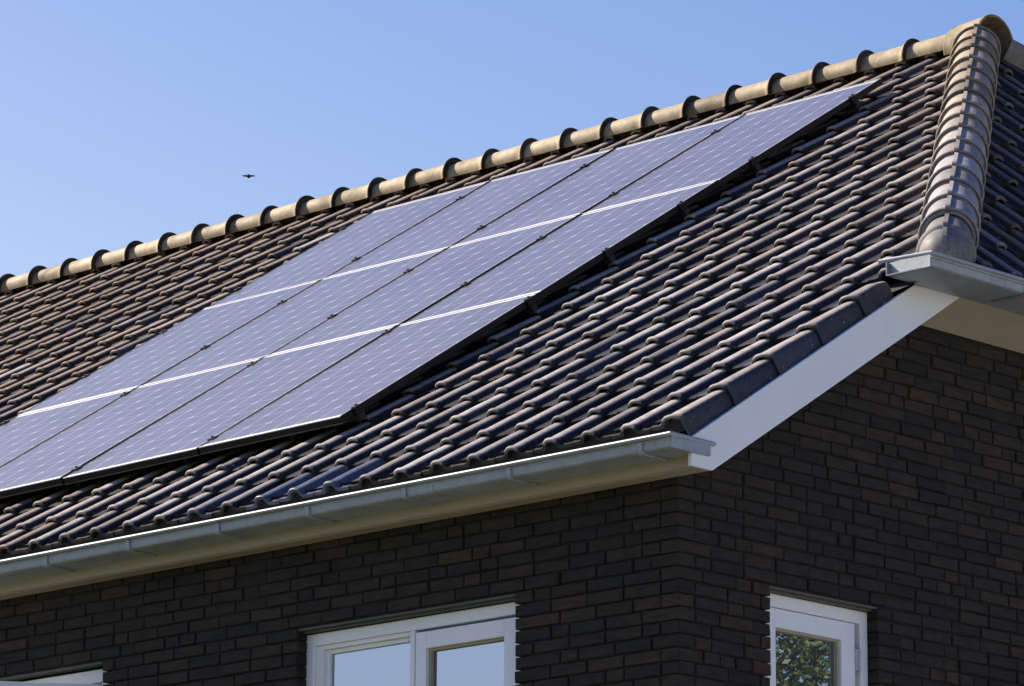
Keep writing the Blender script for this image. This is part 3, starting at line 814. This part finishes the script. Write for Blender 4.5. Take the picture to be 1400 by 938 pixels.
# ------------------------------------------------------------------ solar panels
PH = 0.145                                    # height of the glass above the roof plane
PX0, PS0, PW_, PL_, PPX, PPS = -3.352, 0.885, 0.980, 1.682, 1.0, 1.6845
def PT(i, j, a, b, h):                        # column, row (from the lower right), metres leftwards, metres up
    uu = -(i*PPX + a); vv = j*PPS + b
    return R3(PX0 + uu - 0.018*vv, PS0 + 0.033*uu + vv, h)
rown = ['bottom', 'middle', 'top']
coln = ['at the right end', 'second from the right', 'third from the right', 'at the left end']
FR = 0.010
for j in range(3):
    for i in range(4):
        base = PT(i, j, PW_/2, PL_/2, PH-0.035)
        p = empty('solar_panel', base)
        tag(p, f'blue-violet solar panel in the {rown[j]} row, {coln[i]}', 'solar panel', 'solar panels in three rows on the front roof slope')
        inv = Matrix.Translation(base).inverted()
        jit = random.gauss(0, 0.0015)
        ta, tb = random.gauss(0, 0.0022), random.gauss(0, 0.0016)
        fr = lambda a, b, h, i=i, j=j, jit=jit, ta=ta, tb=tb: PT(i, j, a, b + jit*1.2, PH + h + jit*0.4 + ta*(a-0.49) + tb*(b-0.84))
        mb = MB()
        hh = -0.035
        mb.boxf(fr, 0, FR, 0, PL_, hh, 0.0); mb.boxf(fr, PW_-FR, PW_, 0, PL_, hh, 0.0)
        mb.boxf(fr, FR, PW_-FR, 0, FR, hh, 0.0); mb.boxf(fr, FR, PW_-FR, PL_-FR, PL_, hh, 0.0)
        o = mb.build('frame', M_ALU, p, bevel=0.0008); o.matrix_parent_inverse = inv
        for nm, b0, b1, h0, h1 in (('frame_lip', -0.0008, 0.0080, -0.004, 0.0006), ('frame_lip', PL_-0.0080, PL_+0.0008, -0.004, 0.0012), ('frame_flange', -0.003, 0.028, hh-0.002, hh+0.0015)):
            mb = MB(); mb.boxf(fr, 0.001, PW_-0.001, b0, b1, h0, h1)
            o = mb.build(nm, M_LIP if nm == 'frame_lip' else M_FLANGE, p); o.matrix_parent_inverse = inv
        me = bpy.data.meshes.new('glass')
        q = [(FR, FR), (PW_-FR, FR), (PW_-FR, PL_-FR), (FR, PL_-FR)]
        vs = [fr(a, b, -0.0016) for a, b in q] + [fr(a, b, -0.006) for a, b in q]
        me.from_pydata(vs, [], [(3, 2, 1, 0), (4, 5, 6, 7)])
        uvl = me.uv_layers.new(name='panel')
        for poly in me.polygons:
            for li in poly.loop_indices:
                a, b = q[me.loops[li].vertex_index % 4]; uvl.data[li].uv = (a, b)
        o = bpy.data.objects.new('glass', me); COL.objects.link(o); me.materials.append(M_CELL)
        o.parent = p; o.matrix_parent_inverse = inv
# mounting rails with their clamps
railpos = [(0, 0.125, 'lower part of the bottom panel row'), (0, 1.575, 'upper part of the bottom panel row'), (1, 0.595, 'lower part of the middle panel row'),
           (1, 1.300, 'upper part of the middle panel row'), (2, 0.320, 'lower part of the top panel row'), (2, 1.365, 'upper part of the top panel row')]
for j, b, desc in railpos:
    mb = MB()
    ra = lambda a, bb, h, j=j, b=b: PT(0, j, a, b + bb, PH + h)
    mb.boxf(ra, -0.022, 4.02, -0.019, 0.019, -0.066, -0.0355)
    mb.boxf(ra, -0.0235, -0.0222, -0.010, 0.010, -0.060, -0.042)
    # roof hooks under the rail
    for a in (0.45, 1.2, 2.0, 2.8, 3.6):
        mb.boxf(ra, a, a+0.03, -0.014, 0.014, -0.125, -0.0665)
    rail = mb.build('mounting_rail', M_RAIL, None)
    tag(rail, f'dark metal mounting rail under the {desc}', 'mounting rail', 'mounting rails under the solar panels')
    for c in range(5):
        mb = MB()
        a = c*PPX - 0.010
        if c == 0: a = -0.006
        if c == 4: a = 4*PPX - 0.014
        w = 0.020 if c in (0, 4) else 0.024
        mb.boxf(ra, a-w*0.8, a+w*0.8, -0.024, 0.024, 0.0008, 0.006)
        mb.boxf(ra, a-0.0075, a+0.0075, -0.028, 0.028, -0.036, 0.0005)
        n = 8
        ang = [2*math.pi*q/n for q in range(n)]
        vs = [ra(a+0.006*math.cos(t), 0.006*math.sin(t), 0.0072) for t in ang] + [ra(a+0.006*math.cos(t), 0.006*math.sin(t), 0.014) for t in ang]
        mb.add(vs, [tuple(range(n, 2*n))] + [(q, (q+1) % n, n+(q+1) % n, n+q) for q in range(n)])
        mb.build('clamp', M_ALU, rail)

# ------------------------------------------------------------------ bird gliding behind the roof
def bird():
    o_, d_ = Vector(CAM_P), (f*FPX + r2*(340-700) + u2*(469-241)).normalized()
    c = o_ + d_*84
    root = empty('bird', c)
    tag(root, 'small dark bird gliding in the open sky above the ridge', 'bird')
    hd = -Vector((f.x, f.y, 0)).normalized(); up = Vector((0, 0, 1)); away = r2.copy()
    mb = MB()
    secs = [(-0.105, 0.002), (-0.088, 0.014), (-0.068, 0.022), (-0.04, 0.031), (0.0, 0.034), (0.05, 0.024), (0.085, 0.013), (0.14, 0.010)]
    n = 10; vs, fs = [], []
    for t, rd in secs:
        flat = 0.45 if t > 0.07 else 1.0
        for q in range(n):
            a = 2*math.pi*q/n; vs.append(hd*t + away*(math.cos(a)*rd*(1.4 if t > 0.12 else 1)) + up*(math.sin(a)*rd*flat + (0.008 if t < -0.06 else 0)))
    for i in range(len(secs)-1):
        for q in range(n): fs.append((i*n+q, i*n+(q+1) % n, (i+1)*n+(q+1) % n, (i+1)*n+q))
    fs += [tuple(range(n)), tuple(range((len(secs)-1)*n, len(secs)*n))]
    mb.add(vs, fs)
    for sg in (-1, 1):
        pts = [(-0.055, 0.015, 0.006), (-0.055, 0.06, 0.010), (-0.02, 0.115, 0.006), (0.03, 0.13, 0.003), (0.045, 0.06, 0.006), (0.05, 0.015, 0.003)]
        top = [hd*a + away*(sg*b) + up*(c_+0.009-b*0.05) for a, b, c_ in pts]; bot = [hd*a + away*(sg*b) + up*(c_-0.011+b*0.07) for a, b, c_ in pts]
        mb.add(top+bot, [tuple(range(6)), tuple(range(11, 5, -1))] + [(i, (i+1) % 6, 6+(i+1) % 6, 6+i) for i in range(6)])
    mb.build('body', M_BIRD, root, smooth=True)
bird()

# ------------------------------------------------------------------ tree seen in the gable window's glass
def tree(loc, height, rad, label, nleaf, seed):
    rd = random.Random(seed)
    root = tag(empty('deciduous_tree', loc), label, 'tree')
    inv = Matrix.Translation(loc).inverted()
    mb = MB()
    tips = []
    def limb(p, d, L, rr, depth):
        n = 8; q = p + d*L
        a = d.orthogonal().normalized(); b = d.cross(a)
        vs = [p + (a*math.cos(2*math.pi*i/n) + b*math.sin(2*math.pi*i/n))*rr for i in range(n)] + [q + (a*math.cos(2*math.pi*i/n) + b*math.sin(2*math.pi*i/n))*rr*0.62 for i in range(n)]
        mb.add(vs, [(i, (i+1) % n, n+(i+1) % n, n+i) for i in range(n)])
        if depth >= 2: tips.append(q)
        if depth < 5:
            for _ in range(3 if depth < 4 else 2):
                nd = (d + Vector((rd.gauss(0, .55), rd.gauss(0, .55), rd.gauss(0.12, .35)))).normalized()
                limb(p + d*L*rd.uniform(0.7, 1.0), nd, L*rd.uniform(.62, .82), rr*0.6, depth+1)
    limb(Vector(loc), Vector((0.03, 0.02, 1)).normalized(), height*0.30, 0.22, 0)
    o = mb.build('trunk', M_BARK, root); o.matrix_parent_inverse = inv
    mb = MB()
    cz = Vector(loc) + Vector((0, 0, height*0.62))
    clumps = [(t, rd.uniform(.35, .8), rd.random()) for t in tips]
    for _ in range(150):
        v = Vector((rd.gauss(0, 1), rd.gauss(0, 1), rd.gauss(0, 1))).normalized()
        clumps.append((cz + Vector((v.x*rad, v.y*rad, v.z*height*0.36))*rd.uniform(.55, 1.0), rd.uniform(.4, .85), rd.random()))
    for _ in range(nleaf):
        c, sz, hue = clumps[int(rd.random()*len(clumps))]
        p = c + Vector((rd.gauss(0, .5), rd.gauss(0, .5), rd.gauss(0, .42)))*sz
        nrm = Vector((rd.gauss(-0.3, .7), rd.gauss(-0.2, .7), rd.gauss(.7, .6))).normalized()
        a = nrm.orthogonal().normalized(); a = Matrix.Rotation(rd.random()*6.28, 3, nrm) @ a; b = nrm.cross(a)
        L = rd.uniform(.024, .044)
        mb.add([p - a*L, p + b*L*.5 - a*.1*L, p + a*L, p - b*L*.5 - a*.1*L], [(0, 1, 2, 3)], (min(1, max(0, rd.gauss(0.18 + 0.5*hue**2, .14))), 0, 0))
    o = mb.build('crown', M_LEAF, root, recalc=False); o.matrix_parent_inverse = inv
tree((13.6, 17.0, GROUND), 12.5, 4.2, 'leafy green tree turning yellow, mirrored in the gable window', 90000, 3)
